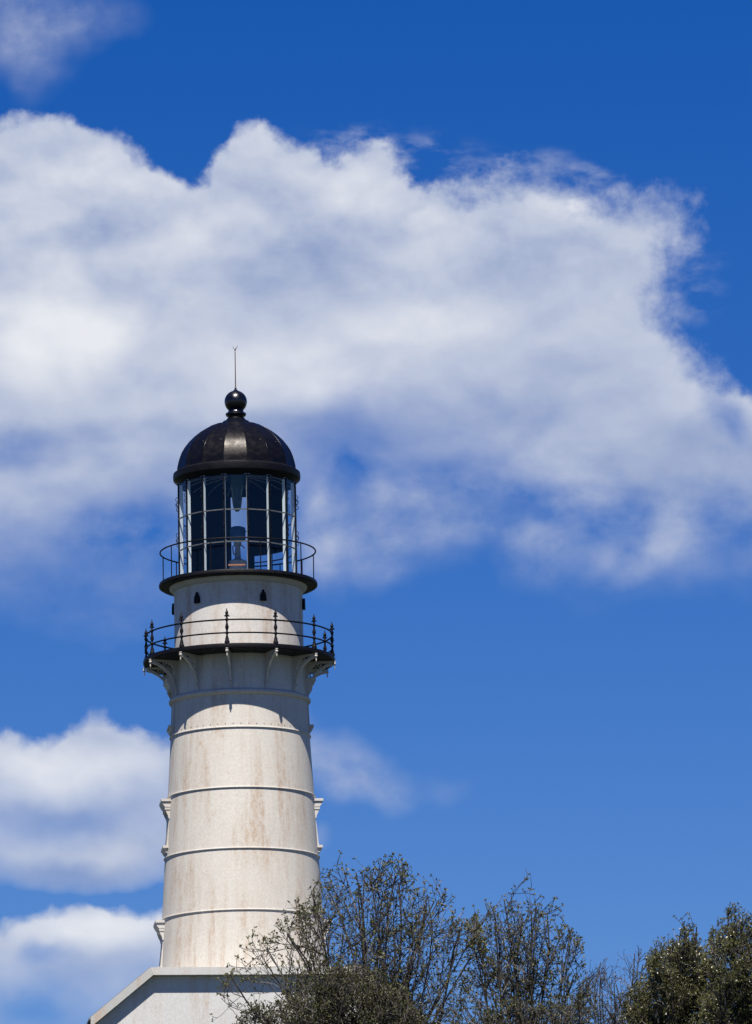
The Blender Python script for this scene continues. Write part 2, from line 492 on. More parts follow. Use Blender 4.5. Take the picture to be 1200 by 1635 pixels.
def tag(o, label, cat, group=None):
    o['label'] = label; o['category'] = cat
    if group: o['group'] = group
    return o


# ------------------------------------------------------------------ ground
prof = [(-60, -8), (-10, -1.6), (-4, -0.3), (0, 0), (30, 3.0), (60, 7.3), (95, 11.9), (130, 16.2), (165, 20.3), (188, 22.9), (215, 23.3), (260, 22), (500, 14), (1500, 4), (6000, 0)]
xs = [-6000, -1500, -500, -200, -120, -80, -60] + list(range(-50, 51, 5)) + [60, 80, 120, 200, 500, 1500, 6000]
gv, gf = [], []
ys = []
for (a, za), (b, zb) in zip(prof, prof[1:]):
    n = max(1, min(12, int((b - a) / 4)))
    for i in range(n):
        ys.append((a + (b - a) * i / n, za + (zb - za) * i / n))
ys.append(prof[-1])
rg = random.Random(3)
for y, z in ys:
    for x in xs:
        fade = max(0.0, 1 - max(0, abs(x) - 90) / 500)
        gv.append((x, y, z * (0.25 + 0.75 * fade) - (rg.random() * 0.25 if -5 < y < 260 else 0)))
nx = len(xs)
for j in range(len(ys) - 1):
    for i in range(nx - 1):
        gf.append((j * nx + i, j * nx + i + 1, (j + 1) * nx + i + 1, (j + 1) * nx + i))
m, t, b = material('rough hillside grass')
c = t.node('ShaderNodeTexCoord').outputs['Object']
col = t.mix(t.smooth(t.noise(c, 0.35, 6, 0.6), 0.35, 0.65), (0.011, 0.022, 0.009), (0.020, 0.028, 0.012))
col = t.mix(t.lin(t.noise(c, 9, 4, 0.6), 0.3, 0.7, 0, 0.5), col, (0.012, 0.020, 0.008))
t.l.new(col, b.inputs['Base Color']); b.inputs['Roughness'].default_value = 0.9
bump(t, b, t.noise(c, 6, 5, 0.6), 0.6, 0.2)
gm = bpy.data.meshes.new('ground'); gm.from_pydata(gv, [], gf); gm.update()
g = put('ground', gm, m); g['kind'] = 'structure'

m, t, b = material('dark blue sea')
c = t.node('ShaderNodeTexCoord').outputs['Object']
t.l.new(t.mix(t.noise(c, 0.05, 5, 0.6), (0.006, 0.016, 0.030), (0.012, 0.026, 0.042)), b.inputs['Base Color'])
b.inputs['Roughness'].default_value = 0.45; b.inputs['Specular IOR Level'].default_value = 0.25
bump(t, b, t.noise(c, 0.8, 6, 0.6), 0.5, 0.4)
sm_ = bpy.data.meshes.new('sea')
sm_.from_pydata([(-9000, -9000, -1.0), (9000, -9000, -1.0), (9000, -9, -1.0), (-9000, -9, -1.0)], [], [(0, 1, 2, 3)])
sea = put('sea', sm_, m); sea['kind'] = 'structure'

# ------------------------------------------------------------------ lighthouse
TY = 200.0


def axis_px(y):
    return 381.2 + (y - 1015) * 0.0134


tower_at = at(axis_px(1015), 1015, TY)
BASE_Z = 22.9
root = empty('lighthouse', None, (tower_at.x, TY, BASE_Z))
tag(root, 'white iron lighthouse tower with black dome and lantern rising above the shrubs', 'lighthouse')


def zz(y):
    return at(axis_px(y), y, TY).z - BASE_Z


def rr(r, y=1015):
    p = at(axis_px(y), y, TY)
    return r * ((p - CAM).dot(FWD)) / F


PX = rr(1.0)                                   # one photo pixel at the tower, in metres


def prf(pts):
    return [(rr(r, y), zz(y)) for r, y in pts]


# tower courses between the raised bands
def wall_r(y):
    return 108.0 + (y - 1128) * 0.0612 if y > 1128 else 108.0


bands = [1178, 1274, 1371, 1469, 1566]
courses = [1121] + bands + [1690]
for a, b_ in zip(courses, courses[1:]):
    p = [(wall_r(b_), b_), (wall_r((a + b_) / 2), (a + b_) / 2), (wall_r(a), a)]
    put('wall_course', MB().lathe(prf(p), 128).mesh('wall_course', 30), M_WHITE, root)
for y in bands:
    r0 = wall_r(y)
    p = [(r0 - 1.0, y + 1.0), (r0 + 1.6, y + 1.0), (r0 + 2.0, y + 0.6), (r0 + 2.0, y - 0.3), (r0 + 1.2, y - 1.0), (r0 - 1.0, y - 1.2)]
    put('raised_band', MB().lathe(prf(p), 128, closed=True).mesh('raised_band', 30), M_TRIM, root)
put('bracket_drum', MB().lathe(prf([(107, 1124), (106.5, 1056)]), 128).mesh('bracket_drum', 30), M_WATCH, root)
put('gallery_moulding', MB().lathe(prf([(107, 1126), (111, 1125), (113.2, 1122.5), (113.2, 1119.5), (111, 1117), (107, 1116)]), 128, closed=True).mesh('gallery_moulding', 40), M_TRIM, root)
put('gallery_deck', MB().lathe(prf([(100, 1060.5), (148, 1060.5), (151, 1061), (153, 1059.5), (153.4, 1056), (152.4, 1053), (100, 1053)]), 144, closed=True).mesh('gallery_deck', 30), M_BLACK, root)
put('watch_room_wall', MB().lathe(prf([(103, 1054), (102.6, 930)]), 128).mesh('watch_room_wall', 30), M_WATCH, root)
put('watch_room_moulding', MB().lathe(prf([(102, 947), (106, 945), (109.5, 941), (110, 938.5), (102, 938.5)]), 128, closed=True).mesh('watch_room_moulding', 30), M_TRIM, root)
put('lantern_deck', MB().lathe(prf([(90, 938.5), (124, 938.5), (126.4, 937), (126.6, 934), (125.5, 931.5), (90, 931.5)]), 144, closed=True).mesh('lantern_deck', 30), M_BLACK, root)

rv = MB()
for i in range(56):
    a = 2 * math.pi * (i + 0.3) / 56
    r_ = rr(wall_r(1172))
    c_ = Vector((r_ * math.sin(a), -r_ * math.cos(a), zz(1172.6)))
    o_ = Vector((math.sin(a), -math.cos(a), 0)); e_ = Vector((math.cos(a), math.sin(a), 0)); u_ = Vector((0, 0, 1))
    k_ = rr(0.9)
    rv.add([tuple(c_ - e_ * k_), tuple(c_ - u_ * k_), tuple(c_ + e_ * k_), tuple(c_ + u_ * k_), tuple(c_ + o_ * k_)], [(0, 1, 4), (1, 2, 4), (2, 3, 4), (3, 0, 4)])
put('rivets', rv.mesh('rivets'), plain('rusty rivet heads', (0.10, 0.05, 0.03), 0.8), root)['kind'] = 'stuff'

# brackets, pendants and posts of the lower gallery
ANG = [R(-6 + 30 * k) for k in range(12)]


def to_yz(pts):
    return [(-rr(r, y), zz(y)) for r, y in pts]


arc = [(150, 1067.5), (141, 1070), (130.5, 1076), (122.5, 1083.5), (117, 1091.5), (113.5, 1101), (111.5, 1109), (110.6, 1117)]
arc_in = [(149, 1063.5), (139, 1066), (128, 1072.5), (119.5, 1080.5), (114.2, 1089.5), (111, 1100), (109.2, 1109), (108, 1117)]
bw = rr(1.7)
br = MB()
br.prism(to_yz(arc + arc_in[::-1]), -bw, bw, 'x')                       # curved strap
br.prism(to_yz([(150, 1060.4), (150, 1064), (107, 1064), (107, 1060.4)]), -bw * 0.8, bw * 0.8, 'x')   # top rail
br.prism(to_yz([(106.5, 1063), (109.5, 1063), (109.5, 1117), (106.5, 1117)]), -bw * 0.8, bw * 0.8, 'x')
for (cr_, cy_, rad) in ((117, 1071.5, 6.2), (128.5, 1067, 2.6), (112.3, 1084, 2.4)):    # scroll rings filling the spandrel
    c_ = Vector((0, -rr(cr_, cy_), zz(cy_)))
    br.tube([c_ + Vector((0, math.cos(a) * rr(rad), math.sin(a) * rr(rad))) for a in [2 * math.pi * i / 14 for i in range(15)]], rr(0.9), 5)
web = MB().prism(to_yz([(108, 1064), (127, 1064), (118, 1070), (112.5, 1078), (108, 1092)]), -bw * 0.25, bw * 0.25, 'x')
me_spurs = []
for (kr, ky) in ((120.5, 1088.5), (113.5, 1106)):
    knob = MB()
    knob.add([(rr(1.4) * math.sin(q) , -rr(kr, ky) + 0, zz(ky) + rr(1.4) * math.cos(q)) for q in [math.pi * i / 3 for i in range(6)]] + [(0, -rr(kr + 3.4, ky), zz(ky + 1.8))],
             [(0, 1, 2, 3, 4, 5)] + [(i, (i + 1) % 6, 6) for i in range(6)])
    me_spurs.append(knob.mesh('bracket_spur'))
me_br, me_web = br.mesh('bracket', 40), web.mesh('bracket_web')
BALLR = 152.8


def sphere_prof(r, z, n=8):
    return [(r * math.sin(math.pi * i / n), z - r * math.cos(math.pi * i / n)) for i in range(n + 1)]


ball = MB().lathe(sphere_prof(rr(2.5), 0), 14)
ball.lathe([(rr(1.9), rr(2.9)), (rr(2.4), rr(3.2)), (rr(2.4), rr(4.2)), (rr(1.0), rr(4.6))], 12)
me_ball = ball.mesh('pendant_ball', 45)
drop = MB().lathe([(0.0, rr(-9.5)), (rr(1.2), rr(-6.2)), (rr(0.8), rr(-4.6)), (rr(1.1), rr(-2.3))], 10)
me_drop = drop.mesh('pendant_drop', 45)
POSTP = [(3.2, 0), (3.5, 2.5), (2.7, 4.6), (2.3, 8), (1.2, 13), (1.3, 14.2), (2.3, 16.2), (2.3, 17.8), (1.2, 19.6), (1.3, 21), (2.5, 25.5), (2.2, 28), (1.2, 32.5), (1.2, 35.5),
         (2.3, 37.2), (2.3, 38.9), (1.2, 40.6), (1.1, 42.6), (2.0, 43.4), (1.0, 45.6), (2.3, 48.4), (2.0, 49.8), (0.9, 52.4), (0.1, 57)]
post = MB().lathe([(rr(r * 1.22), rr(h)) for r, h in POSTP], 12)
for k in range(4):                                             # the four turned-out petals of the finial
    a = k * math.pi / 2 + 0.3
    d_ = Vector((math.cos(a), math.sin(a), 0)); e_ = Vector((-math.sin(a), math.cos(a), 0))
    post.add([tuple(d_ * rr(x) + e_ * rr(y) + Vector((0, 0, rr(z)))) for x, y, z in ((0.9, -1.3, 42.6), (0.9, 1.3, 42.6), (5.0, 0.5, 43.4), (5.0, -0.5, 43.4), (0.7, -1.1, 47.4), (0.7, 1.1, 47.4))],
             [(0, 1, 2, 3), (3, 2, 5, 4), (0, 3, 4), (1, 5, 2), (0, 4, 5, 1)])
me_post = post.mesh('gallery_post', 40)
zb = zz(1064) ; zdeck = zz(1053)
for a in ANG:
    b0 = put('gallery_bracket', me_br, M_TRIM, root, a)
    put('bracket_web', me_web, M_TRIM, b0)
    for sm in me_spurs: put('bracket_spur', sm, M_TRIM, b0)
    put('pendant_ball', me_ball, M_TRIM, b0, 0, (0, -rr(BALLR), zb - rr(1.0)))
    put('pendant_drop', me_drop, M_TRIM, b0, 0, (0, -rr(BALLR), zb - rr(1.0)))
    put('gallery_post', me_post, M_BLACK, root, a, (rr(149.5) * math.sin(a), -rr(149.5) * math.cos(a), zdeck))
put('gallery_top_rail', MB().ring(rr(149.5), zdeck + rr(38), rr(1.35), 144).mesh('gallery_top_rail', 60), M_BLACK, root)
put('gallery_middle_rail', MB().ring(rr(149.5), zdeck + rr(17), rr(1.3), 144).mesh('gallery_middle_rail', 60), M_BLACK, root)

# vents of the watch room
vp = [(-4.6, 0), (4.6, 0), (5.1, 2), (4.5, 3.2), (4.4, 9), (3.2, 12.2), (1.3, 14.2), (1.4, 16.2), (0, 18), (-1.4, 16.2), (-1.3, 14.2), (-3.2, 12.2), (-4.4, 9), (-4.5, 3.2), (-5.1, 2)]
me_vent = MB().prism([(rr(x), rr(h)) for x, h in vp], -rr(107.2), -rr(100), 'y').mesh('vent_hood')
for k in range(6):
    put('vent_hood', me_vent, M_BLACK, root, R(-37.5 + 60.7 * k) if k < 3 else R(-97 - 60 * (k - 3)), (0, 0, zz(977)))

# lantern: sixteen sides of three panes
lan = empty('lantern', root)
RL = rr(94.8, 850)
H16 = math.pi / 8
zg0, zg1 = zz(929), zz(774)
rows = [zz(929), zz(882), zz(831), zz(774)]
cx_ = RL * math.sin(H16 / 2)
ap = RL * math.cos(H16 / 2)
me_mull = MB().box((0, -RL - rr(0.2), (zg0 + zg1) / 2), (rr(2.0), rr(2.0), zg1 - zg0)).mesh('glazing_bar')
me_fin = MB().box((0, -RL + rr(4.0), (zg0 + zg1) / 2 - rr(1)), (rr(1.7), rr(5.0), zg1 - zg0 - rr(4))).mesh('white_fin')
me_hands = []
for zc in (800, 808.5, 857, 865.5):
    hand = MB()
    c_ = Vector((0, -RL - rr(2.2), zz(zc)))
    hand.tube([c_ + Vector((0, math.cos(q) * rr(2.4), math.sin(q) * rr(3.2))) for q in [2 * math.pi * i / 10 for i in range(11)]], rr(0.55), 5)
    me_hands.append(hand.mesh('hand_hold', 60))
for k in range(16):
    a = H16 * (k + 0.5)
    put('glazing_bar', me_mull, M_BLACK, lan, a)
    put('white_fin', me_fin, plain('white lantern paint', (0.8, 0.8, 0.78), 0.5, 0, 0.05) if k == 0 else None, lan, a)
    for hm in me_hands: put('hand_hold', hm, M_BLACK, lan, a)
pane_me = []
for i in range(3):
    lo, hi = rows[i] + rr(1.1), rows[i + 1] - rr(1.1)
    pane_me.append(MB().add([(-cx_ + rr(1), -ap, lo), (cx_ - rr(1), -ap, lo), (cx_ - rr(1), -ap, hi), (-cx_ + rr(1), -ap, hi)], [(0, 1, 2, 3)]).mesh('pane'))
me_bar = [MB().box((0, -ap - rr(0.3), zc), (2 * cx_ - rr(1.6), rr(1.9), rr(1.7))).mesh('transom') for zc in rows[1:3]]
me_head = MB().box((0, -ap + rr(0.6), zg1 - rr(0.4)), (2 * cx_ - rr(1.6), rr(1.6), rr(1.8))).mesh('head_strip')
for k in range(16):
    a = H16 * k
    for pm in pane_me:
        put('pane', pm, M_GLASS, lan, a)
    for bm_ in me_bar:
        put('transom', bm_, M_BAR, lan, a)
    put('head_strip', me_head, M_TRIM, lan, a)
put('lantern_curb', MB().lathe([(RL - rr(7), zz(933)), (RL + rr(1.5), zz(933)), (RL + rr(1.5), zz(927.5)), (RL - rr(7), zz(927.5))], 16, closed=True, phase=H16 / 2).mesh('lantern_curb'), M_BLACK, lan)
put('lantern_floor', MB().lathe([(RL - rr(8), zz(932)), (RL - rr(8), zz(930.5))], 48).mesh('lantern_floor'), M_MATT, lan)
rc = rr(85, 850)


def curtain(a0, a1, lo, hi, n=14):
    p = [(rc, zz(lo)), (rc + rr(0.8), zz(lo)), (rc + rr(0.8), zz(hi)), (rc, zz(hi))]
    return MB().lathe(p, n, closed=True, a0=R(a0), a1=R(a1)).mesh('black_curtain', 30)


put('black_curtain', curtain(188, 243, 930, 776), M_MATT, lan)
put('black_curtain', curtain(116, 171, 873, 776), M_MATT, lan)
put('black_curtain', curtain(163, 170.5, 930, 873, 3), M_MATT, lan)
# dome, eave, ceiling
me_eave = MB().lathe(prf([(88, 776), (93.5, 776), (96, 772), (101.2, 767), (101.8, 762), (101.2, 757), (95.5, 753.5), (88, 753.5)]), 16 * 6, closed=True).mesh('eave_ring', 30)
put('eave_ring', me_eave, M_BLACK, root)
dome = empty('dome', root)
DP = [(95.0, 756), (94.2, 748), (92.6, 741), (90.2, 733), (86.8, 724.5), (82, 716.5), (75, 707.5), (66.5, 699), (56.5, 691), (45, 684), (33, 679.2), (19.5, 676.0)]
dp = [(r_ * 1.012, z_) for r_, z_ in prf(DP)]
pan = MB()
ha = H16 / 2 * 0.995
vs, fs = [], []
for sgn in (0, 1):
    for r_, z_ in dp:
        for s_ in (-1, 1):
            q = r_ - (0.02 if sgn else 0)
            vs.append((q * math.sin(ha * s_), -q * math.cos(ha), z_ - (0.012 if sgn else 0)))
n_ = len(dp)
for i in range(n_ - 1):
    fs.append((2 * i, 2 * i + 1, 2 * i + 3, 2 * i + 2))
    o_ = 2 * n_
    fs.append((o_ + 2 * i, o_ + 2 * i + 2, o_ + 2 * i + 3, o_ + 2 * i + 1))
    fs.append((2 * i, 2 * i + 2, o_ + 2 * i + 2, o_ + 2 * i)); fs.append((2 * i + 1, o_ + 2 * i + 1, o_ + 2 * i + 3, 2 * i + 3))
pan.add(vs, fs)
me_pan = pan.mesh('dome_panel', 40)
rib = MB()
rib.tube([(0, -r_ - 0.004, z_) for r_, z_ in dp], rr(0.4), 5)
me_rib = rib.mesh('dome_seam', 60)
for k in range(16):
    put('dome_panel', me_pan, M_DOME, dome, H16 * k)
    put('dome_seam', me_rib, M_DOME, dome, H16 * (k + 0.5))
put('dome_lining', MB().lathe([(r_ - 0.05, z_ - 0.03) for r_, z_ in dp] + [(0.0, dp[-1][1] - 0.05)], 48).mesh('dome_lining', 40), M_MATT, dome)
me_raf = MB().tube([(0, -rr(88, 776), zz(776)), (0, -rr(62), zz(766)), (0, -rr(8), zz(758))], rr(1.0), 5).mesh('ceiling_rafter')
for k in range(16):
    put('ceiling_rafter', me_raf, M_STEEL, dome, H16 * (k + 0.5))
fin = empty('finial', root)
put('finial_base', MB().lathe(prf([(19.5, 678.5), (21, 677), (21, 673.5), (17, 672), (14, 668.5), (12.6, 666.5), (13.0, 665.5), (15.4, 664.6), (16.6, 662.5), (16.2, 660.3), (13.6, 659.2), (12.4, 657.8), (11.8, 655)]), 40).mesh('finial_base', 35), M_GLOSS, fin)
zc = zz(641.6)
sp = sphere_prof(rr(18.0, 642), zc, 24)[1:-2] + [(rr(3.2), zz(623.2)), (rr(1.5), zz(621.3)), (rr(1.7), zz(620.2)), (rr(1.5), zz(619)), (rr(0.6), zz(618.2))]
put('ball', MB().lathe(sp, 48).mesh('ball', 50), M_GLOSS, fin)
rod = MB().tube([(0, 0, zz(618.6)), (0, 0, zz(590)), (0, 0, zz(559))], [rr(1.0), rr(0.8), rr(0.7)], 6)
for dx, y_ in ((-3.6, 553.5), (4.0, 552), (1.2, 555.5)):
    rod.tube([(0, 0, zz(560)), (rr(dx * 0.5), 0, zz(556.8)), (rr(dx), 0, zz(y_))], [rr(0.6), rr(0.5), rr(0.35)], 5)
put('lightning_rod', rod.mesh('lightning_rod', 50), plain('rusty rod', (0.10, 0.06, 0.05), 0.7), fin)

# thin railing of the lantern deck
RU = rr(124, 900)
ur = empty('lantern_railing', root)
put('hand_rail', MB().ring(RU, zz(882), rr(1.25), 144).mesh('hand_rail', 60), M_BLACK, ur)
me_rod = MB().tube([(0, 0, zz(932)), (0, 0, zz(882))], rr(0.85), 6).mesh('rail_rod', 60)
for a in (-57, -104, -126, -150, 55, 104, 125, 148, -19, 18):
    put('rail_rod', me_rod, M_BLACK, ur, 0, (RU * math.sin(R(a)), -RU * math.cos(R(a)), 0))

# side windows of the tower with hood and sill
win0 = MB
for side, angs in (('l', -84.5), ('r', 95.5)):
    for top in (1087, 1279, 1472):
        y_mid = top + 45
        rw = wall_r(y_mid)
        W = empty('window', root, (0, 0, 0), R(angs))
        dy = 0 if side == 'l' else -1
        wd = 24.0                                   # half width, px

        def bx(r0, r1, y0, y1, half):
            return MB().box((0, -(rr(r0, y_mid) + rr(r1, y_mid)) / 2, (zz(y0) + zz(y1)) / 2), (2 * rr(half), rr(r1 - r0), abs(zz(y1) - zz(y0))))
        rt, rb = wall_r(top), wall_r(top + 77)
        hood = bx(rt - 8, rt + 12, top, top + 4, wd + 5)
        hood.prism([(-rr(rt - 8), zz(top + 4)), (-rr(rt + 11), zz(top + 4)), (-rr(rt + 8.5), zz(top + 9)), (-rr(rt + 5.5), zz(top + 13)), (-rr(rt - 8), zz(top + 13))], -rr(wd + 3), rr(wd + 3), 'x')
        hood.add(bx(rt - 8, rt + 6.5, top + 13, top + 17, wd + 2.5).v, MB().box((0, 0, 0), (1, 1, 1)).f)
        put('window_hood', hood.mesh('window_hood'), M_TRIM, W)
        for s_ in (-1, 1):
            c_ = MB().prism([(-rr(rt - 6), zz(top + 17)), (-rr(rt + 5), zz(top + 17)), (-rr(rt + 3.2), zz(top + 22)), (-rr(rt + 1.0), zz(top + 26)), (-rr(rt), zz(top + 31)), (-rr(rt - 6), zz(top + 31))],
                            s_ * rr(wd - 3.5), s_ * rr(wd + 1.5), 'x')
            put('hood_corbel', c_.mesh('hood_corbel'), M_TRIM, W)
            j_ = MB().prism([(-rr(rb - 8), zz(top + 76)), (-rr(rb - 0.8), zz(top + 76)), (-rr(rt - 0.8), zz(top + 31)), (-rr(rt - 8), zz(top + 31))], s_ * rr(wd - 5), s_ * rr(wd), 'x')
            put('window_jamb', j_.mesh('window_jamb'), M_TRIM, W)
        put('window_pane', MB().prism([(-rr(rb - 7), zz(top + 76)), (-rr(rb - 2.2), zz(top + 76)), (-rr(rt - 2.2), zz(top + 18)), (-rr(rt - 7), zz(top + 18))], -rr(wd - 5.2), rr(wd - 5.2), 'x').mesh('window_pane'), M_DARKGLASS, W)
        sl = bx(rb - 8, rb + 5.5, top + 74, top + 78, wd + 3)
        sl.prism([(-rr(rb - 8), zz(top + 78)), (-rr(rb + 4), zz(top + 78)), (-rr(rb + 1), zz(top + 84)), (-rr(rb - 8), zz(top + 88))], -rr(wd), rr(wd), 'x')
        put('window_sill', sl.mesh('window_sill'), M_TRIM, W)

# beacon inside the lantern
bea = empty('beacon', None, (tower_at.x, TY, BASE_Z + zz(930.4)))
tag(bea, 'small rotating beacon with dark glass drum standing behind the lantern panes', 'beacon')
zf = zz(930.4)


def h(y):
    return zz(y) - zf


put('base_plate', MB().lathe([(rr(22), 0.0), (rr(22), h(924)), (rr(20), h(921)), (rr(14), h(917)), (rr(14), h(896)), (rr(7), h(893))], 32).mesh('base_plate', 40), M_STEEL, bea)
put('rusty_sill', MB().box((0, -ap + rr(4), zz(918.6)), (rr(27), rr(3), rr(2.4))).mesh('rusty_sill'), M_RUST, lan)
put('stalk', MB().lathe([(rr(6), h(906)), (rr(5), h(890)), (rr(4), h(874)), (rr(6), h(868)), (rr(6), h(862.5))], 20).mesh('stalk', 40), M_STEEL, bea)
arm = MB().tube([(0, 0, h(888)), (rr(-7), rr(-2), h(884)), (rr(-8), rr(-2), h(874)), (rr(-3), rr(-2), h(868))], rr(1.3), 6)
arm.tube([(0, 0, h(874)), (rr(6), rr(-3), h(871)), (rr(11), rr(-3), h(876))], rr(1.1), 6)
put('lamp_arm', arm.mesh('lamp_arm', 50), M_STEEL, bea)
put('lens_drum', MB().lathe([(rr(11), h(863)), (rr(12.6), h(862)), (rr(12.8), h(846)), (rr(12.2), h(843)), (rr(7), h(841)), (0, h(840.5))], 32).mesh('lens_drum', 40), M_DRUM, bea)
ven = MB().lathe(prf([(2.0, 817), (5.5, 813), (7, 806), (9.5, 786), (12.5, 768), (16, 757)]), 24)
put('ceiling_ventilator', ven.mesh('ceiling_ventilator', 40), M_DRUM, lan)

# ------------------------------------------------------------------ base building with clipped gable
BY = 196.6
bl = at(240, 1544, BY); brt = at(581, 1549.5, BY)
zt = at(240, 1544, BY - 0.3).z
x0, x1 = bl.x, brt.x
q = PX * 0.985
ctr = (x0 + x1) / 2
hw = (x1 - x0) / 2
GZ = 22.7
bd = empty('base_building', None, (ctr, BY, GZ), R(5.5))
tag(bd, 'white building with clipped gable at the foot of the lighthouse, half behind shrubs', 'building')
top = zt - GZ
th = 12.2 * q
rake = 95 * q
slope = math.tan(R(39.5))
lowz = top - rake * slope
OV = 14 * q
DEEP = 7.0
M_WALL = white_iron('white painted wall', 0.7, (0.58, 0.58, 0.56))
M_FASC = white_iron('white weathered fascia', 0.55, (0.53, 0.53, 0.50))
M_RAKE = white_iron('grey weathered rake', 1.2, (0.40, 0.41, 0.39))
# walls: trapezoid front, body behind
wi = 3 * q
wp = [(-hw - rake + 12 * q, 0), (hw + rake - 12 * q, 0), (hw + rake - 12 * q, lowz + 2 * q), (hw - wi, top - th * 0.5), (-hw + wi, top - th * 0.5), (-hw - rake + 12 * q, lowz + 2 * q)]
put('gable_wall', MB().prism(wp, OV, DEEP, 'y').mesh('gable_wall'), M_WALL, bd)
sc = 1 / math.cos(R(39.5))
t2 = th * 0.98
k_ = t2 * math.tan(R(39.5) / 2)
put('top_fascia', MB().prism([(-hw, top), (hw, top), (hw - k_, top - t2), (-hw + k_, top - t2)], 0.0, OV * 0.9, 'y').mesh('top_fascia'), M_FASC, bd)
for s_ in (-1, 1):
    e = 0.003
    pts = [(s_ * (hw + e), top - e), (s_ * (hw + rake), lowz), (s_ * (hw + rake), lowz - t2 * sc), (s_ * (hw - k_ + e), top - t2 - e)]
    put('rake_board', MB().prism(pts, 0.004, OV * 0.9, 'y').mesh('rake_board'), M_RAKE, bd)
    rp = [(s_ * hw, top + 0.02), (s_ * (hw + rake + 0.05), lowz - 0.02), (s_ * (hw + rake + 0.05), lowz - 0.09), (s_ * hw, top - 0.06)]
    put('roof_slope', MB().prism(rp, OV * 0.2, DEEP + 0.2, 'y').mesh('roof_slope'), plain('grey shingle roof', (0.14, 0.14, 0.14), 0.85), bd)
put('flat_roof', MB().box((0, (OV + DEEP) / 2, top - th * 0.3), (2 * hw - 0.02, DEEP - OV * 0.7, th * 0.36)).mesh('flat_roof'), M_FASC, bd)


# ------------------------------------------------------------------ shrubs
def leaf(mb, p, d, n, L_, W_):
    """one small folded leaf: four triangles' worth of faces"""
    s_ = d.cross(n)
    if s_.length < 1e-4: s_ = Vector((1, 0, 0))
    s_.normalize(); n = s_.cross(d)
    mb.add([tuple(p), tuple(p + d * L_ * 0.5 + s_ * W_ + n * W_ * 0.35), tuple(p + d * L_), tuple(p + d * L_ * 0.5 - s_ * W_ + n * W_ * 0.35)], [(0, 1, 2), (0, 2, 3)])


def rvec(rg):
    while True:
        v = Vector((rg.uniform(-1, 1), rg.uniform(-1, 1), rg.uniform(-1, 1)))
        if 0.05 < v.length < 1: return v.normalized()


